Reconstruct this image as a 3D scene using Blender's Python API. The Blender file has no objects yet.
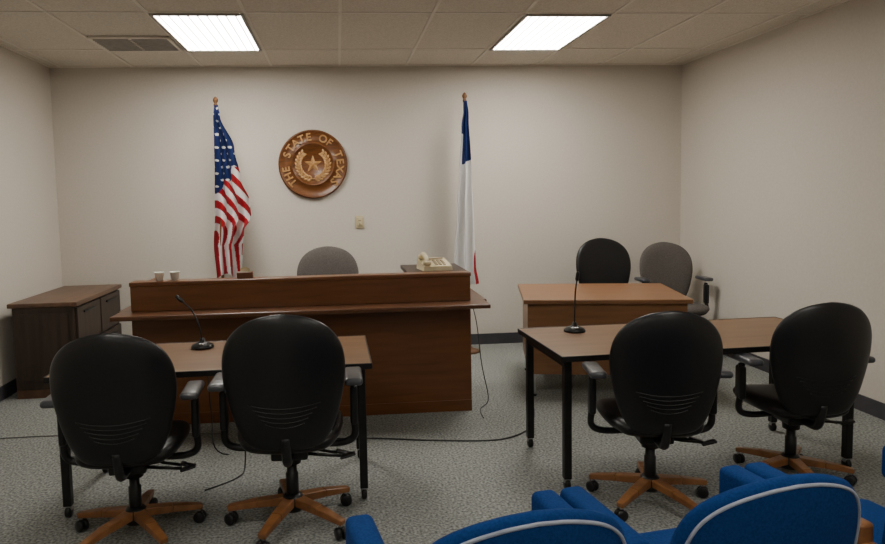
import bpy, bmesh, math, random
from mathutils import Vector, Matrix
random.seed(4)
pi=math.pi
COL=bpy.context.scene.collection
# ---------------------------------------------------------------- camera
F=690.;PX,PY=400.,250.;H=1.55
Yc=Vector((338-PX,PY-197,-F)).normalized()
Xc=Vector((1,.028,((338-PX)+(PY-197)*.028)/F)).normalized()
Zc=Xc.cross(Yc).normalized()
C2W=Matrix((Xc,Yc,Zc))
cam=bpy.data.cameras.new('camera');co=bpy.data.objects.new('camera',cam);COL.objects.link(co)
co.matrix_world=Matrix.Translation((0,0,H))@C2W.to_4x4()
cam.lens=F/885*36;cam.shift_x=(442.5-PX)/885;cam.shift_y=-(272-PY)/885
cam.clip_start=.05
bpy.context.scene.camera=co
# ---------------------------------------------------------------- materials
def base(name,rough=.5,metal=0,spec=.5):
    m=bpy.data.materials.new(name);m.use_nodes=True
    n=m.node_tree.nodes;b=n['Principled BSDF']
    b.inputs['Roughness'].default_value=rough;b.inputs['Metallic'].default_value=metal
    b.inputs['Specular IOR Level'].default_value=spec
    return m,n,m.node_tree.links,b
def noisemat(name,c1,c2,rough=.5,scale=(20,20,20),metal=0,bump=0,spec=.5,lo=.35,hi=.65,detail=6,dist=0):
    m,n,l,b=base(name,rough,metal,spec)
    tc=n.new('ShaderNodeTexCoord');mp=n.new('ShaderNodeMapping');mp.inputs['Scale'].default_value=scale
    nz=n.new('ShaderNodeTexNoise');nz.inputs['Scale'].default_value=1;nz.inputs['Detail'].default_value=detail
    nz.inputs['Distortion'].default_value=dist
    cr=n.new('ShaderNodeValToRGB');cr.color_ramp.elements[0].position=lo;cr.color_ramp.elements[1].position=hi
    cr.color_ramp.elements[0].color=(*c1,1);cr.color_ramp.elements[1].color=(*c2,1)
    l.new(tc.outputs['Object'],mp.inputs['Vector']);l.new(mp.outputs[0],nz.inputs['Vector'])
    l.new(nz.outputs['Fac'],cr.inputs[0]);l.new(cr.outputs[0],b.inputs['Base Color'])
    if bump:
        bp=n.new('ShaderNodeBump');bp.inputs['Strength'].default_value=bump;bp.inputs['Distance'].default_value=.01
        l.new(nz.outputs['Fac'],bp.inputs['Height']);l.new(bp.outputs[0],b.inputs['Normal'])
    return m
def emit(name,col,s):
    m,n,l,b=base(name);b.inputs['Base Color'].default_value=(.8,.8,.8,1)
    tc=n.new('ShaderNodeTexCoord');mp=n.new('ShaderNodeMapping');mp.inputs['Scale'].default_value=(1,1,1)
    br=n.new('ShaderNodeTexBrick');br.offset=0;br.inputs['Scale'].default_value=1
    br.inputs['Brick Width'].default_value=.0655;br.inputs['Row Height'].default_value=.0665;br.inputs['Mortar Size'].default_value=.009
    br.inputs['Mortar Smooth'].default_value=.6
    br.inputs['Color1'].default_value=(*col,1);br.inputs['Color2'].default_value=(*col,1)
    br.inputs['Mortar'].default_value=(*[c*.04 for c in col],1)
    l.new(tc.outputs['Object'],mp.inputs[0]);l.new(mp.outputs[0],br.inputs[0])
    l.new(br.outputs[0],b.inputs['Emission Color']);b.inputs['Emission Strength'].default_value=s
    return m
M={}
M['wall']=noisemat('wall_paint',(.575,.53,.468),(.61,.567,.503),.9,(60,60,60),bump=.05,spec=.2)
M['ceil']=noisemat('ceiling_tile',(.62,.57,.49),(.76,.71,.625),.95,(90,90,90),bump=.1,spec=.1)
M['tbar']=noisemat('tbar_metal',(.74,.69,.61),(.78,.73,.65),.5,(5,5,5))
M['carpet']=noisemat('carpet_speckled',(.085,.092,.088),(.37,.38,.36),1,(75,75,75),bump=.35,spec=.05,lo=.30,hi=.70,detail=12)
M['base']=noisemat('baseboard_rubber',(.035,.035,.04),(.05,.048,.055),.6,(8,8,8))
M['bench']=noisemat('bench_wood',(.095,.032,.008),(.155,.056,.015),.34,(2.5,2.5,26),dist=.4,lo=.25,hi=.75)
M['benchh']=noisemat('bench_wood_long',(.105,.036,.010),(.17,.064,.018),.32,(2.5,30,30),dist=.4,lo=.25,hi=.75)
M['benchdk']=noisemat('bench_dark_wood',(.075,.029,.012),(.115,.046,.018),.32,(3,25,25),dist=.3)
M['deskw']=noisemat('desk_laminate',(.18,.080,.033),(.255,.125,.055),.33,(2.5,35,35),dist=.4,lo=.25,hi=.75)
M['table']=noisemat('table_laminate',(.150,.078,.036),(.22,.122,.060),.38,(2,30,30),dist=.5,lo=.25,hi=.75,spec=.35)
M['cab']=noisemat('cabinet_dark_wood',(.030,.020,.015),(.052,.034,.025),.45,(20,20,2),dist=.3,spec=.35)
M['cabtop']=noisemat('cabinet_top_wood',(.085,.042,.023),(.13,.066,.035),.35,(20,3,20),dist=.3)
M['black']=noisemat('black_upholstery',(.005,.005,.006),(.008,.008,.009),.38,(80,80,80),bump=.04,spec=.42)
M['blackpl']=noisemat('black_plastic',(.007,.007,.008),(.011,.011,.012),.35,(30,30,30),spec=.4)
M['pad']=noisemat('armrest_grey_pad',(.05,.052,.06),(.075,.078,.088),.28,(30,30,30))
M['grey']=noisemat('grey_fabric',(.085,.076,.070),(.135,.123,.115),.95,(160,160,160),bump=.2,spec=.1)
M['woodleg']=noisemat('chair_base_wood',(.18,.072,.023),(.28,.122,.043),.35,(14,14,14),dist=.4)
M['blue']=noisemat('blue_fabric',(.006,.034,.14),(.010,.048,.185),.95,(150,150,150),bump=.12,spec=.1)
M['piping']=noisemat('pale_piping',(.28,.32,.42),(.35,.39,.48),.5,(20,20,20))
M['legblk']=noisemat('black_metal',(.008,.008,.008),(.014,.014,.014),.4,(20,20,20),metal=.3)
M['chrome']=noisemat('grey_metal',(.4,.4,.4),(.5,.5,.5),.3,(20,20,20),metal=.9)
M['beige']=noisemat('beige_plastic',(.56,.48,.30),(.62,.53,.34),.45,(20,20,20))
M['beiged']=noisemat('beige_dark_plastic',(.28,.22,.13),(.33,.27,.17),.5,(20,20,20))
M['white']=noisemat('white_foam',(.8,.79,.72),(.85,.84,.77),.6,(20,20,20))
M['pole']=noisemat('pole_wood',(.12,.05,.015),(.18,.08,.025),.35,(30,30,3))
M['seald']=noisemat('seal_dark_wood',(.11,.037,.009),(.175,.064,.016),.36,(8,40,8),dist=.6)
M['seall']=noisemat('seal_gold_wood',(.40,.21,.07),(.52,.29,.11),.35,(30,30,30))
M['cable']=noisemat('cable_rubber',(.02,.02,.02),(.035,.035,.035),.6,(20,20,20))
M['cableg']=noisemat('cable_cover_grey',(.10,.10,.10),(.13,.13,.13),.6,(20,20,20))
M['trofframe']=noisemat('troffer_frame',(.3,.28,.25),(.35,.33,.3),.5,(20,20,20))
M['ventd']=noisemat('vent_grey',(.30,.285,.26),(.36,.34,.31),.6,(20,20,20))
M['lens']=emit('troffer_lens',(1,.95,.865),39)
M['lens_dim']=emit('troffer_lens_dimmed',(1,.95,.865),16)  # unseen rear troffers, set weaker so light from the front pair dominates
def vcol(name,rough=.85):
    m,n,l,b=base(name,rough,spec=.2)
    a=n.new('ShaderNodeVertexColor');a.layer_name='Col'
    nz=n.new('ShaderNodeTexNoise');nz.inputs['Scale'].default_value=300
    mx=n.new('ShaderNodeMixRGB');mx.blend_type='MULTIPLY';mx.inputs[0].default_value=.12
    l.new(a.outputs[0],mx.inputs[1]);l.new(nz.outputs['Fac'],mx.inputs[2]);l.new(mx.outputs[0],b.inputs['Base Color'])
    return m
M['flag']=vcol('flag_cloth')
# ---------------------------------------------------------------- helpers
def group(name,loc=(0,0,0),rz=0,rx=0,s=1):
    e=bpy.data.objects.new(name,None);COL.objects.link(e);e.location=loc;e.rotation_euler=(rx,0,rz)
    e.empty_display_size=.1;e.scale=(s,s,s)
    return e
def mk(name,par,verts,faces,mat,smooth=False,mtx=None):
    me=bpy.data.meshes.new(name);
    if mtx is not None: verts=[mtx@Vector(v) for v in verts]
    me.from_pydata([tuple(v) for v in verts],[],faces)
    bm=bmesh.new();bm.from_mesh(me);bmesh.ops.recalc_face_normals(bm,faces=bm.faces);bm.to_mesh(me);bm.free()
    me.materials.append(M[mat] if isinstance(mat,str) else mat)
    for p in me.polygons:p.use_smooth=smooth
    o=bpy.data.objects.new(name,me);COL.objects.link(o)
    if par:o.parent=par
    return o
def box(name,par,c,s,mat,bev=0,seg=2,rot=None,smooth=None):
    bm=bmesh.new();bmesh.ops.create_cube(bm,size=1)
    bmesh.ops.scale(bm,vec=s,verts=bm.verts)
    if bev:bmesh.ops.bevel(bm,geom=bm.edges[:],offset=min(bev,min(s)*.49),segments=seg,profile=.5,affect='EDGES')
    mt=Matrix.Translation(c)
    if rot is not None: mt=mt@rot.to_4x4()
    bm.transform(mt)
    me=bpy.data.meshes.new(name);bm.to_mesh(me);bm.free();me.materials.append(M[mat])
    if smooth or (smooth is None and bev and seg>2):
        for p in me.polygons:p.use_smooth=True
    o=bpy.data.objects.new(name,me);COL.objects.link(o)
    if par:o.parent=par
    return o
def R(ax,deg): return Matrix.Rotation(math.radians(deg),3,ax)
def tube(name,par,pts,r,mat,n=8,closed=False,rads=None):
    pts=[Vector(p) for p in pts];V=[];Fc=[];N=len(pts);up=None
    for i,p in enumerate(pts):
        if closed:t=pts[(i+1)%N]-pts[i-1]
        else:t=pts[min(i+1,N-1)]-pts[max(i-1,0)]
        t.normalize()
        if up is None:
            up=t.orthogonal().normalized()
        up=(up-t*up.dot(t));up.normalize();w=t.cross(up)
        rr=rads[i] if rads else r
        for j in range(n):
            a=2*pi*j/n;V.append(p+up*math.cos(a)*rr+w*math.sin(a)*rr)
    for i in range(N if closed else N-1):
        k=(i+1)%N
        for j in range(n):
            Fc.append((i*n+j,i*n+(j+1)%n,k*n+(j+1)%n,k*n+j))
    if not closed:
        Fc.append(tuple(range(n)));Fc.append(tuple((N-1)*n+j for j in range(n)))
    return mk(name,par,V,Fc,mat,True)
def smooth_path(pts,sub=8,closed=False):
    P=[Vector(p) for p in pts];out=[];N=len(P)
    rng=range(N) if closed else range(N-1)
    for i in rng:
        if closed:a,b,c,d=P[i-1],P[i],P[(i+1)%N],P[(i+2)%N]
        else:a,b,c,d=P[max(i-1,0)],P[i],P[i+1],P[min(i+2,N-1)]
        for k in range(sub):
            t=k/sub
            out.append(.5*((2*b)+(c-a)*t+(2*a-5*b+4*c-d)*t*t+(3*b-a-3*c+d)*t**3))
    if not closed:out.append(P[-1])
    return out
def lathe(name,par,prof,mat,n=32,mtx=None,c=(0,0,0)):
    V=[];Fc=[];N=len(prof)
    for r,z in prof:
        for j in range(n):
            a=2*pi*j/n;V.append((c[0]+r*math.cos(a),c[1]+r*math.sin(a),c[2]+z))
    for i in range(N-1):
        for j in range(n):Fc.append((i*n+j,i*n+(j+1)%n,(i+1)*n+(j+1)%n,(i+1)*n+j))
    if prof[0][0]>0:Fc.append(tuple(range(n)))
    if prof[-1][0]>0:Fc.append(tuple((N-1)*n+j for j in range(n)))
    o=mk(name,par,V,Fc,mat,True,mtx)
    return o
def beam(name,par,p0,p1,s0,s1,mat,bev=.004):
    p0=Vector(p0);p1=Vector(p1);t=(p1-p0).normalized();w=t.cross(Vector((0,0,1)))
    if w.length<.01:w=Vector((1,0,0))
    w.normalize();h=w.cross(t)
    bm=bmesh.new();vs=[]
    for p,s in((p0,s0),(p1,s1)):
        for a,b in((-1,-1),(1,-1),(1,1),(-1,1)):vs.append(bm.verts.new(p+w*a*s[0]/2+h*b*s[1]/2))
    for f in((0,1,2,3),(4,5,6,7),(0,1,5,4),(1,2,6,5),(2,3,7,6),(3,0,4,7)):bm.faces.new([vs[i] for i in f])
    bmesh.ops.recalc_face_normals(bm,faces=bm.faces)
    if bev:bmesh.ops.bevel(bm,geom=bm.edges[:],offset=bev,segments=2,profile=.5,affect='EDGES')
    me=bpy.data.meshes.new(name);bm.to_mesh(me);bm.free();me.materials.append(M[mat])
    o=bpy.data.objects.new(name,me);COL.objects.link(o);o.parent=par;return o
def outline_from(widths,z0,z1,half_sub=6):
    pts=[Vector((w,z0+(z1-z0)*t,0)) for t,w in widths]
    right=smooth_path(pts,half_sub)
    loop=[(max(0,p.x),p.y) for p in right]
    left=[(-p[0],p[1]) for p in reversed(loop) if p[0]>1e-4]
    return loop+left
def pillow(name,par,loop,tf,tb,curv,mat,mtx=None,pw=4):
    cx=0;cz=(max(p[1] for p in loop)+min(p[1] for p in loop))/2
    rs=[0,.3,.55,.75,.88,.95,.985,1]
    n=len(loop);V=[];Fc=[]
    def yo(r,T):return T*max(0,1-r**pw)**.5
    def ring(r,T):
        s=len(V)
        for x,z in loop:
            X=cx+(x-cx)*r;Z=cz+(z-cz)*r
            V.append((X,curv*X*X+yo(r,T),Z))
        return s
    V.append((0,tf,cz));prev=None
    rings=[ring(r,tf) for r in rs[1:]]
    for j in range(n):Fc.append((0,rings[0]+j,rings[0]+(j+1)%n))
    for a,b in zip(rings,rings[1:]):
        for j in range(n):Fc.append((a+j,a+(j+1)%n,b+(j+1)%n,b+j))
    rb=[ring(r,-tb) for r in reversed(rs[1:-1])]
    seq=[rings[-1]]+rb
    for a,b in zip(seq,seq[1:]):
        for j in range(n):Fc.append((a+j,a+(j+1)%n,b+(j+1)%n,b+j))
    V.append((0,-tb,cz));k=len(V)-1
    for j in range(n):Fc.append((k,rb[-1]+j,rb[-1]+(j+1)%n))
    return mk(name,par,V,Fc,mat,True,mtx)
# ---------------------------------------------------------------- room
XL,XR,YB,YF,CZ=-2.70,3.57,6.95,-1.6,2.84
def slab(name,c,s,mat):return box(name,None,c,s,mat)
slab('floor',((XL+XR)/2,(YB+YF)/2,-.05),(XR-XL+.2,YB-YF+.2,.1),'carpet')
slab('ceiling',((XL+XR)/2,(YB+YF)/2,CZ+.05),(XR-XL+.2,YB-YF+.2,.1),'ceil')
slab('wall_back',((XL+XR)/2,YB+.05,CZ/2),(XR-XL+.2,.1,CZ),'wall')
slab('wall_front',((XL+XR)/2,YF-.05,CZ/2),(XR-XL+.2,.1,CZ),'wall')
slab('wall_left',(XL-.05,(YB+YF)/2,CZ/2),(.1,YB-YF,CZ),'wall')
slab('wall_right',(XR+.05,(YB+YF)/2,CZ/2),(.1,YB-YF,CZ),'wall')
slab('baseboard_back',((XL+XR)/2,YB-.006,.055),(XR-XL,.012,.11),'base')
slab('baseboard_left',(XL+.006,(YB+YF)/2,.055),(.012,YB-YF-.03,.11),'base')
slab('baseboard_right',(XR-.006,(YB+YF)/2,.055),(.012,YB-YF-.03,.11),'base')
g=group('trim_ceiling_grid')
k=0
for i in range(-4,8):
    x=-.61+.66*i
    if XL+.05<x<XR-.05:
        box('tbar_long_%d'%k,g,(x,(YB+YF)/2,CZ-.003),(.022,YB-YF-.01,.006),'tbar');k+=1
for i in range(0,8):
    y=6.18-1.21*i
    if y>YF:box('tbar_cross_%d'%i,g,((XL+XR)/2,y,CZ-.003),(XR-XL-.01,.022,.006),'tbar')
box('wall_angle_back',g,((XL+XR)/2,YB-.012,CZ-.004),(XR-XL-.01,.022,.008),'tbar')
box('wall_angle_left',g,(XL+.012,(YB+YF)/2,CZ-.004),(.022,YB-YF-.01,.008),'tbar')
box('wall_angle_right',g,(XR-.012,(YB+YF)/2,CZ-.004),(.022,YB-YF-.01,.008),'tbar')
def troffer(cx,cy,lens):
    e=group('ceiling_light_troffer',(cx,cy,CZ))
    w,d=.64,1.19
    for s in(-1,1):
        box('frame_side_%d'%(s+2),e,(s*(w/2-.012),0,-.012),(.024,d,.016),'trofframe',.003)
        box('frame_end_%d'%(s+2),e,(0,s*(d/2-.012),-.012),(w-.05,.024,.016),'trofframe',.003)
    box('prismatic_lens',e,(0,0,-.010),(w-.05,d-.05,.006),lens)
for cx in(-.94,1.70):
    for cy in(5.575,1.945,-.475):troffer(cx,cy,'lens' if cy>5 else 'lens_dim')
e=group('ceiling_air_vent',(-1.60,5.92,CZ))
box('vent_plate',e,(0,0,-.006),(.62,.5,.006),'base')
for s in(-1,1):
    box('rim_x%d'%(s+1),e,(s*.30,0,-.012),(.025,.5,.014),'tbar')
    box('rim_y%d'%(s+1),e,(0,s*.24,-.012),(.6,.025,.014),'tbar')
box('rim_mid',e,(0,0,-.014),(.02,.48,.012),'tbar')
for i in range(9):
    box('louver_%d'%i,e,(0,-.19+i*.0475,-.016),(.57,.026,.004),'ventd',rot=R('X',-30))
# ---------------------------------------------------------------- wall seal
e=group('state_seal_plaque',(-.237,YB-.002,1.878),rx=pi/2)
Rr=.34
lathe('disc',e,[(0,0),(Rr*.97,0),(Rr,.012),(Rr,.03),(Rr*.975,.042),(Rr*.94,.042),(Rr*.92,.03),(Rr*.64,.03),(Rr*.62,.042),(Rr*.585,.042),(Rr*.57,.028),(0,.028)],'seald',64)
for nm,rr in(('rim_ring',.957),('inner_ring',.602)):
    tube(nm,e,[(Rr*rr*math.cos(a*pi/32),Rr*rr*math.sin(a*pi/32),.042) for a in range(64)],.004,'seald',8,True)
txt='THE STATE OF TEXAS'
tot=262;st=90+tot/2
for i,ch in enumerate(txt):
    if ch==' ':continue
    ph=math.radians(st-tot*i/(len(txt)-1))
    c=bpy.data.curves.new('letter','FONT');c.body=ch;c.size=.104;c.extrude=.008;c.align_x='CENTER';c.align_y='CENTER';c.offset=.0018
    c.materials.append(M['seall'])
    o=bpy.data.objects.new('letter_%d'%i,c);COL.objects.link(o);o.parent=e
    o.matrix_local=Matrix.Translation((Rr*.78*math.cos(ph),Rr*.78*math.sin(ph),.036))@Matrix.Rotation(ph-pi/2,4,'Z')
def star(name,par,R1,R2,z0,z1,mat):
    V=[(0,0,z1)]
    for i in range(10):
        a=pi/2+i*pi/5;r=R1 if i%2==0 else R2;V.append((r*math.cos(a),r*math.sin(a),z0))
    V.append((0,0,z0-.002))
    Fc=[(0,1+i,1+(i+1)%10) for i in range(10)]+[(11,1+i,1+(i+1)%10) for i in range(10)]
    return mk(name,par,V,Fc,mat)
star('star',e,.09,.036,.03,.052,'seall')
def leaf(name,par,c,ang,L,W,z,mat):
    V=[];Fc=[]
    n=8
    for i in range(n+1):
        t=i/n;w=W*math.sin(pi*t)**.8*.5+1e-4
        for s,zz in((-1,0),(0,.009),(1,0)):
            x=(t-.5)*L;y=s*w;V.append((c[0]+x*math.cos(ang)-y*math.sin(ang),c[1]+x*math.sin(ang)+y*math.cos(ang),z+zz*math.sin(pi*t)))
    for i in range(n):
        for s in(0,1):Fc.append((i*3+s,i*3+s+1,i*3+s+4,i*3+s+3))
    return mk(name,par,V,Fc,mat,True)
for s in(-1,1):
    tube('wreath_stem_%d'%(s+1),e,[(.145*math.cos(-pi/2+s*a*.14),.145*math.sin(-pi/2+s*a*.14),.034) for a in range(19)],.004,'seall',6)
    for i in range(11):
        a=-pi/2+s*(.25+i*.22)
        for q in(-1,1):
            r=.145+q*.018
            leaf('leaf_%d_%d_%d'%(s+1,i,q+1),e,(r*math.cos(a),r*math.sin(a)),a+s*pi/2-s*q*.6,.052,.024,.032,'seall')
# ---------------------------------------------------------------- thermostat box
e=group('wall_thermostat',(.21,YB,1.295))
box('plate',e,(0,-.008,0),(.085,.016,.125),'beige',.004)
box('cover',e,(0,-.024,.005),(.06,.02,.085),'beige',.006)
box('slot',e,(0,-.035,.015),(.03,.003,.012),'beiged')
box('knob',e,(0,-.037,-.02),(.012,.008,.02),'beiged',.002)
# ---------------------------------------------------------------- flags
def flagstand(name,x,y,top,cloth):
    e=group(name,(x,y,0))
    lathe('stand_base',e,[(0,0),(.115,0),(.12,.012),(.10,.03),(.05,.045),(.028,.07),(.022,.12),(0,.12)],'cabtop')
    tube('pole',e,[(0,0,.1),(0,0,top-.05)],.014,'pole',12)
    lathe('finial',e,[(0,-.02),(.017,-.02),(.02,0),(.013,.01),(.024,.03),(.025,.045),(.014,.065),(0,.075)],'pole',16,c=(0,0,top-.07))
    nu,nv=120,330;V=[];Fc=[];C=[]
    for j in range(nv+1):
        v=j/nv
        for i in range(nu+1):
            u=i/nu
            p,c=cloth(u,v);V.append(p);C.append(c)
    for j in range(nv):
        for i in range(nu):
            a=j*(nu+1)+i;Fc.append((a,a+1,a+nu+2,a+nu+1))
    me=bpy.data.meshes.new('cloth');me.from_pydata(V,[],Fc);me.materials.append(M['flag'])
    at=me.color_attributes.new('Col','FLOAT_COLOR','POINT')
    for i,c in enumerate(C):at.data[i].color=(*c,1)
    for p in me.polygons:p.use_smooth=True
    o=bpy.data.objects.new('cloth',me);COL.objects.link(o);o.parent=e
    return e
RED=(.33,.007,.016);WHT=(.78,.77,.76);BLU=(.009,.020,.095)
def interp(t,tab):
    for (a,x),(b,y) in zip(tab,tab[1:]):
        if t<=b:
            k=(t-a)/(b-a);k=k*k*(3-2*k);return x+(y-x)*k
    return tab[-1][1]
def instar(x,y,r):
    d=math.hypot(x,y)
    if d>r:return False
    a=(math.atan2(y,x)-pi/2)%(2*pi/5);a=min(a,2*pi/5-a)
    return d<r*.42/(math.cos(pi/5-a)*1.0)*.95 if a>.0 else True
def us(u,v):
    z=2.42-v*1.62
    rt=interp(v,[(0,.03),(.06,.05),(.25,.17),(.42,.22),(.55,.30),(.64,.31),(.72,.24),(.85,.22),(1,.20)])
    lf=interp(v,[(0,-.01),(.3,-.02),(.6,-.03),(.8,-.05),(1,-.03)])
    if v>.95:z+= .06*math.sin(u*5)*(v-.95)/.05
    x=lf+(rt-lf)*u
    amp=.015+.045*min(1,v*2)
    y=-.085-amp*math.sin(u*3.2*2*pi+v*2.0)-.02*math.sin(u*9+v*5)
    if v<.06:y*=.35+.65*v/.06
    x+=.014*math.sin(u*3.2*2*pi+v*2.0+1.3)*min(1,v*3)
    cut=.50-.16*u+.02*math.sin(u*14)
    if v<cut and u<.97-max(0,(v-.2))*.35:
        c=BLU
        gx=(rt-lf)*u;gz=v*1.62
        a=gx/.06;b=gz/.06
        rb=math.floor(b);off=.5*(rb%2)
        fx=(a+off)%1-.5;fy=(b%1)-.5
        if instar(fx*.06,-fy*.06,.025):c=WHT
        return (x,y,z),c
    gx=x;gz=v*1.62
    if v<.68:ph=(gz*1.0-gx*1.15)/.075+.3*math.sin(u*6)
    else:
        w=min(1,(v-.68)/.12)
        p1=(gz-gx*1.15)/.075+.3*math.sin(u*6)
        p2=(.68*1.62-gx*2.2+ (gz-.68*1.62)*.12)/.075+.3*math.sin(u*6)+.0
        ph=p2*w+p1*(1-w)
    return (x,y,z),(RED if int(math.floor(ph))%2==0 else WHT)
flagstand('american_flag_on_stand',-1.108,6.62,2.50,us)
def tx(u,v):
    z=2.44-v*1.76
    rt=interp(v,[(0,.02),(.1,.03),(.35,.055),(.7,.075),(.9,.085),(1,.11)])
    lf=interp(v,[(0,-.012),(.15,-.055),(.35,-.085),(.6,-.12),(.85,-.155),(1,-.14)])
    x=lf+(rt-lf)*u
    amp=.010+.036*min(1,v*2)
    y=-.08-amp*math.sin(u*2.6*2*pi+v)-.012*math.sin(u*11+v*3)
    if v<.06:y*=.35+.65*v/.06
    x+=.010*math.sin(u*2.6*2*pi+v+1.3)*min(1,v*3)
    bl=.36-.05*u
    if v<bl and not(u<.30-.2*max(0,.2-v) and v>.18):return (x,y,z),(.009,.022,.11)
    if u>.80 and v>.93-(u-.8)*.6:return (x,y,z),RED
    return (x,y,z),WHT
flagstand('texas_flag_on_stand',1.234,6.62,2.52,tx)
# ---------------------------------------------------------------- judge bench
e=group('judges_bench',(0,0,0))
bx0,bx1=-1.425,.918
box('front_lower_panel',e,((bx0+bx1)/2,4.815,.385),(bx1-bx0,.03,.77),'bench',.002)
box('front_riser_panel',e,((bx0+bx1)/2,4.815,.885),(bx1-bx0,.03,.17),'benchh',.002)
box('riser_cap',e,((bx0+bx1)/2,4.855,.985),(bx1-bx0+.012,.125,.03),'benchh',.006)
box('front_ledge',e,((bx0+bx1)/2+.01,4.71,.785),(bx1-bx0+.18,.24,.03),'benchdk',.006)
box('side_ledge_right',e,(.98,5.13,.785),(.12,.62,.03),'benchdk',.006)
box('side_ledge_left',e,(-1.475,5.13,.785),(.09,.62,.03),'benchdk',.006)
box('side_panel_right',e,(bx1-.015,5.16,.48),(.03,.66,.96),'bench',.002)
box('side_panel_left',e,(bx0+.015,5.16,.48),(.03,.66,.96),'bench',.002)
box('toe_kick',e,((bx0+bx1)/2,4.797,.04),(bx1-bx0,.008,.08),'bench',.002)
box('right_wing_top',e,(.70,5.19,.985),(.44,.54,.03),'cab',.005)
box('work_surface',e,(-.26,5.17,.74),(2.28,.68,.03),'benchdk',.005)
box('inner_shelf',e,(-.47,4.93,.925),(1.88,.14,.02),'benchdk',.004)
def cup(x,y,z,s=1):
    e=group('foam_cup',(x,y,z),s=s)
    lathe('cup_body',e,[(0,0),(.026,0),(.036,.063),(.039,.065),(.039,.070),(.035,.070),(.033,.063),(.024,.006),(0,.006)],'white',24)
cup(-1.245,4.868,1.0,.85);cup(-1.14,4.868,1.0,.85)
e=group('tissue_box',(-.66,4.868,1.0),rz=.06)
box('carton',e,(0,0,.022),(.11,.075,.044),'bench',.004)
box('opening',e,(0,0,.045),(.07,.03,.002),'beiged')
mk('tissue',e,[(-.03,0,.045),(.03,.005,.045),(.035,-.01,.066),(.0,.0,.08),(-.035,.008,.066)],[(0,1,2,3,4)],'beige')
# phone
e=group('desk_telephone',(.70,5.06,1.0),rz=math.radians(8),s=1)
mk('phone_body',e,[(-.11,-.1,0),(.11,-.1,0),(.11,.11,0),(-.11,.11,0),(-.105,-.095,.03),(.105,-.095,.03),(.105,.1,.075),(-.105,.1,.075)],
   [(0,1,2,3),(4,5,6,7),(0,1,5,4),(1,2,6,5),(2,3,7,6),(3,0,4,7)],'beige')
tube('handset_grip',e,smooth_path([(-.075,-.07,.06),(-.075,-.04,.088),(-.075,.03,.11),(-.075,.08,.10)],5),.018,'beige',10)
box('handset_ear',e,(-.075,.075,.09),(.055,.055,.035),'beige',.012,3)
box('handset_mouth',e,(-.075,-.065,.055),(.055,.055,.035),'beige',.012,3)
sl=Matrix.Rotation(math.atan2(.045,.195),3,'X')
for r in range(4):
    for c in range(3):
        y=-.06+r*.03;box('key_%d_%d'%(r,c),e,(-.0+c*.03,y,.03+(y+.095)*.23+.004),(.02,.018,.008),'beiged',.002,rot=sl)
box('display_strip',e,(.03,.075,.076),(.11,.025,.006),'beiged',.002,rot=sl)
# ---------------------------------------------------------------- cabinet
e=group('lateral_file_cabinet',(-2.345,6.18,0))
w,d=.50,1.12
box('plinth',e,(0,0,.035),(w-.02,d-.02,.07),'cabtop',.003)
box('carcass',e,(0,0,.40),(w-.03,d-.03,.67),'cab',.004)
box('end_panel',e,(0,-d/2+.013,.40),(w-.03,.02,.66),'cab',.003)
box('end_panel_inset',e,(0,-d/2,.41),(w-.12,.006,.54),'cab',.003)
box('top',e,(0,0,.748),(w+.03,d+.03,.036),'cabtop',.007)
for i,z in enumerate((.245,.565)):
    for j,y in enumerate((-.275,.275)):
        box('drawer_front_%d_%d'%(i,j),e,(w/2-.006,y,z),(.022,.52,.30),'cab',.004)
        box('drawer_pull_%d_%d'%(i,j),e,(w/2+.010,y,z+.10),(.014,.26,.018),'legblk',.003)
# ---------------------------------------------------------------- small desk
e=group('wooden_desk',(2.06,5.36,0),rz=math.radians(-12))
W,D=1.22,.94
box('top',e,(0,0,.735),(W,D,.032),'deskw',.005)
box('modesty_panel',e,(0,-D/2+.05,.445),(W-.06,.022,.54),'deskw',.002)
box('side_panel_left',e,(-W/2+.05,.0,.445),(.022,D-.14,.54),'deskw',.002)
box('side_panel_right',e,(W/2-.05,.0,.445),(.022,D-.14,.54),'deskw',.002)
for i,(x,y) in enumerate(((-1,-1),(1,-1),(-1,1),(1,1))):
    box('leg_%d'%i,e,(x*(W/2-.075),y*(D/2-.08),.36),(.032,.032,.70),'chrome',.003)
    lathe('glide_%d'%i,e,[(0,0),(.024,0),(.024,.012),(.01,.02),(0,.02)],'legblk',16,c=(x*(W/2-.075),y*(D/2-.08),0))
# ---------------------------------------------------------------- training tables
def table(x,y,L,D,rot,h=.725):
    e=group('training_table',(x,y,0),rz=math.radians(rot))
    box('top',e,(0,0,h-.016),(L,D,.026),'table',.004)
    box('edge_front',e,(0,-D/2,h-.016),(L+.006,.008,.030),'legblk',.003)
    box('edge_back',e,(0,D/2,h-.016),(L+.006,.008,.030),'legblk',.003)
    for s in(-1,1):
        box('edge_end_%d'%(s+1),e,(s*L/2,0,h-.016),(.008,D,.030),'legblk',.003)
        xx=s*(L/2-.05)
        for q in(-1,1):
            yy=q*(D/2-.07)
            box('leg_%d_%d'%(s+1,q+1),e,(xx,yy,(h-.03+.06)/2),(.040,.040,h-.03-.06),'legblk',.004)
            lathe('caster_%d_%d'%(s+1,q+1),e,[(0,-.014),(.022,-.014),(.028,-.008),(.028,.008),(.022,.014),(0,.014)],'legblk',20,
                  mtx=Matrix.Translation((xx,yy,.028))@Matrix.Rotation(pi/2,4,'Y'))
            box('caster_fork_%d_%d'%(s+1,q+1),e,(xx,yy,.05),(.036,.022,.024),'chrome',.003)
        box('end_rail_%d'%(s+1),e,(xx,0,h-.055),(.03,D-.15,.045),'legblk',.003)
    box('apron',e,(0,D/2-.07,h-.06),(L-.12,.02,.055),'legblk',.003)
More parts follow.
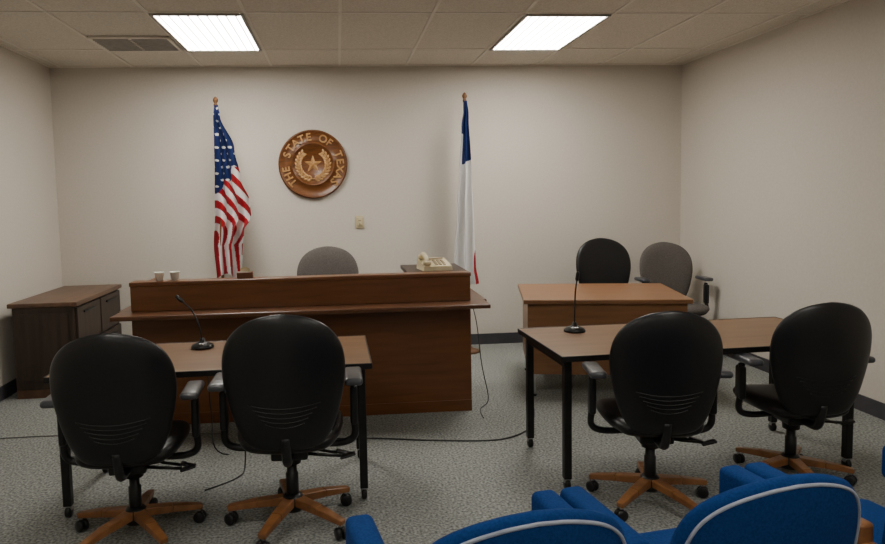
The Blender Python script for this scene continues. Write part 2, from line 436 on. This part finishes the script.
table(1.94,3.75,1.70,.76,2)
table(-.64,3.72,1.56,.70,0.5)
def mic(x,y,z,rz,pts):
    e=group('gooseneck_microphone',(x,y,z),rz=rz)
    lathe('weighted_base',e,[(0,0),(.062,0),(.064,.008),(.055,.02),(.03,.03),(.016,.036),(.012,.055),(0,.055)],'blackpl',28)
    box('talk_button',e,(0,-.035,.026),(.02,.014,.008),'chrome',.002,rot=R('X',20))
    P=smooth_path(pts,8);tube('gooseneck',e,P,.0045,'blackpl',8)
    d=(P[-1]-P[-3]).normalized()
    tube('microphone_head',e,[P[-1],P[-1]+d*.012,P[-1]+d*.05,P[-1]+d*.058],.01,'blackpl',10,rads=[.006,.011,.011,.006])
mic(1.38,3.95,.724,0,[(0,0,.04),(.002,0,.15),(.006,.0,.24),(.012,-.005,.30)])
mic(-.78,3.90,.724,0,[(0,0,.04),(-.015,.0,.13),(-.055,.02,.21),(-.10,.03,.255)])
# ---------------------------------------------------------------- office chairs
BACKW=[(0,0.0),(.012,.12),(.06,.175),(.18,.218),(.36,.25),(.54,.268),(.70,.262),(.82,.232),(.91,.18),(.965,.115),(.992,.05),(1,0)]
def chair(name,x,y,rz,up='black',arms=True,s=1,back_z=(.45,1.08),castrot=0,pad='pad',tilt=7):
    e=group(name,(x,y,0),rz=math.radians(rz),s=s)
    loop=outline_from(BACKW,back_z[0],back_z[1])
    T=Matrix.Translation((0,-.255,back_z[0]))@Matrix.Rotation(math.radians(tilt),4,'X')@Matrix.Translation((0,0,-back_z[0]))
    pillow('backrest',e,loop,.05,.04,.75,up,T)
    if up=='black':
        for k in range(5):
            z=.595+k*.022;hw=.085+.018*k
            pts=[]
            for i in range(13):
                xx=-hw+2*hw*i/12
                zz=z-.018*(1-(xx/hw)**2)
                pts.append(T@Vector((xx,.75*xx*xx-.0395,zz)))
            tube('shell_rib_%d'%k,e,pts,.0024,'legblk',6)
    sl=outline_from([(0,0),(.02,.14),(.1,.205),(.4,.245),(.75,.25),(.93,.215),(.99,.12),(1,0)],-.24,.27)
    Ts=Matrix.Translation((0,0,.455))@Matrix(((1,0,0,0),(0,0,1,0),(0,1,0,0),(0,0,0,1)))
    pillow('seat_cushion',e,sl,.045,.05,.25,up,Ts,pw=6)
    tube('back_bracket',e,smooth_path([(0,.02,.385),(0,-.16,.38),(0,-.245,.40),(0,-.285,.52)],6),.022,'blackpl',8)
    box('mechanism',e,(0,0,.375),(.17,.25,.045),'blackpl',.01)
    for k,(yy,dx) in enumerate(((-.08,.24),(.04,.22))):
        tube('lever_stem_%d'%k,e,[(.06,yy,.372),(dx*.6,yy,.36-k*.02),(dx,yy,.35-k*.03)],.008,'blackpl',8)
        box('lever_paddle_%d'%k,e,(dx+.03,yy,.35-k*.03),(.075,.035,.014),'blackpl',.005,rot=R('Y',(-15,18)[k]))
    lathe('gas_column',e,[(0,.09),(.03,.09),(.03,.25),(.024,.255),(.024,.36),(0,.36)],'blackpl',20)
    lathe('column_boot',e,[(0,.30),(.045,.30),(.05,.36),(0,.36)],'blackpl',20)
    lathe('hub',e,[(0,.07),(.05,.07),(.055,.085),(.052,.135),(.035,.15),(0,.15)],'blackpl',24)
    for i in range(5):
        a=castrot+i*2*pi/5;c_,s_=math.cos(a),math.sin(a)
        P=[(.03*c_,.03*s_,.118),(.17*c_,.17*s_,.105),(.315*c_,.315*s_,.082)]
        beam('base_leg_%da'%i,e,P[0],P[1],(.058,.042),(.050,.036),'woodleg',.005)
        beam('base_leg_%db'%i,e,P[1],P[2],(.050,.036),(.036,.026),'woodleg',.005)
        cx,cy=.30*c_,.30*s_
        tube('caster_stem_%d'%i,e,[(cx,cy,.085),(cx,cy,.045)],.007,'chrome',8)
        sw=a+1.1
        for q in(-1,1):
            o_=Vector((math.cos(sw)*q*.014,math.sin(sw)*q*.014,0))
            mt=Matrix.Translation((cx+o_.x,cy+o_.y,.029))@Matrix.Rotation(sw,4,'Z')@Matrix.Rotation(pi/2,4,'Y')
            lathe('caster_%d_%d'%(i,q+1),e,[(0,-.011),(.024,-.011),(.029,-.006),(.029,.006),(.024,.011),(0,.011)],'blackpl',18,mtx=mt)
        box('caster_hood_%d'%i,e,(cx,cy,.048),(.026,.03,.022),'blackpl',.006)
    if arms:
        for q in(-1,1):
            X=q*.305
            tube('arm_post_%d'%(q+1),e,smooth_path([(q*.10,.0,.39),(q*.24,.0,.385),(X,-.005,.42),(X,-.02,.52),(X,-.03,.69)],6),.018,'blackpl',8)
            box('arm_sleeve_%d'%(q+1),e,(X,-.02,.58),(.035,.07,.19),'blackpl',.012,3)
            box('arm_pad_%d'%(q+1),e,(X,-.07,.727),(.085,.24,.036),pad,.017,4)
chair('office_chair',-.975,3.20,3,s=.95,castrot=.3,tilt=9)
chair('office_chair',-.255,3.23,0,s=.99,castrot=.55)
chair('office_chair',1.51,3.22,-9,s=.945,castrot=.2)
chair('office_chair',2.36,3.38,-4,s=.93,castrot=.9)
chair('office_chair',2.55,6.22,180,arms=False,castrot=.4,s=1.02)
chair('grey_office_chair',3.15,6.20,176,up='grey',castrot=.1,s=.97)
chair('grey_office_chair',-.11,5.95,180,up='grey',castrot=.6,s=1.03,arms=False)
# ---------------------------------------------------------------- blue armchairs
def bluechair(x,y,rz):
    e=group('blue_armchair',(x,y,0),rz=math.radians(rz))
    loop=outline_from([(0,0),(.005,.18),(.05,.235),(.35,.26),(.62,.268),(.77,.252),(.87,.215),(.94,.155),(.985,.075),(1,0)],.34,.885)
    T=Matrix.Translation((0,-.02,.34))@Matrix.Rotation(math.radians(9),4,'X')@Matrix.Translation((0,0,-.34))
    pillow('backrest',e,loop,.05,.035,.7,'blue',T,pw=6)
    cz=.61
    pts=[]
    for X,Z in loop:
        if Z>.44:
            Xi=X*.95;Zi=cz+(Z-cz)*.95;pts.append(T@Vector((Xi,.7*Xi*Xi-.020,Zi)))
    tube('rear_piping',e,pts,.0045,'piping',8)
    box('seat_cushion',e,(0,.25,.40),(.48,.50,.13),'blue',.04,4)
    for q in(-1,1):
        X=q*.280
        box('arm_pad_%d'%(q+1),e,(X,.26,.605),(.080,.38,.12),'blue',.022,4)
        box('arm_panel_%d'%(q+1),e,(X,.27,.42),(.055,.34,.26),'blue',.015,3)
        box('rear_leg_%d'%(q+1),e,(X,.03,.30),(.045,.05,.60),'woodleg',.008)
        box('front_leg_%d'%(q+1),e,(X,.43,.16),(.045,.05,.32),'woodleg',.008)
        box('side_rail_%d'%(q+1),e,(X,.23,.27),(.03,.36,.05),'woodleg',.006)
        box('arm_back_wood_%d'%(q+1),e,(X,.05,.60),(.05,.05,.10),'woodleg',.012,3)
bluechair(.378,1.48,9)
bluechair(1.022,1.58,9)
bluechair(1.666,1.68,9)
# ---------------------------------------------------------------- cables
def cable(name,pts,r=.005,mat='cable'):
    e=group(name);tube('cord',e,smooth_path(pts,8),r,mat,8)
cable('microphone_cable',[(-.80,4.02,.73),(-.80,4.09,.70),(-.79,4.12,.3),(-.74,4.16,.012),(-.3,4.33,.006),(.13,4.32,.006),(.55,4.22,.006),(.96,4.17,.006),(1.2,4.33,.006),(1.30,4.55,.006),(1.36,4.75,.006)],.0045)
cable('power_cord',[(.96,5.0,.76),(.99,4.95,.6),(1.02,4.93,.3),(1.06,4.9,.05),(.98,4.80,.006),(.96,4.6,.006)],.0035)
cable('floor_cable',[(-2.6,4.66,.004),(-2.0,4.68,.004),(-1.3,4.62,.004),(-.8,4.55,.004)],.0035,'cableg')
cable('table_cord',[(-.55,3.80,.66),(-.56,3.86,.4),(-.57,3.9,.05),(-.6,3.8,.006),(-.75,3.65,.006)],.004)
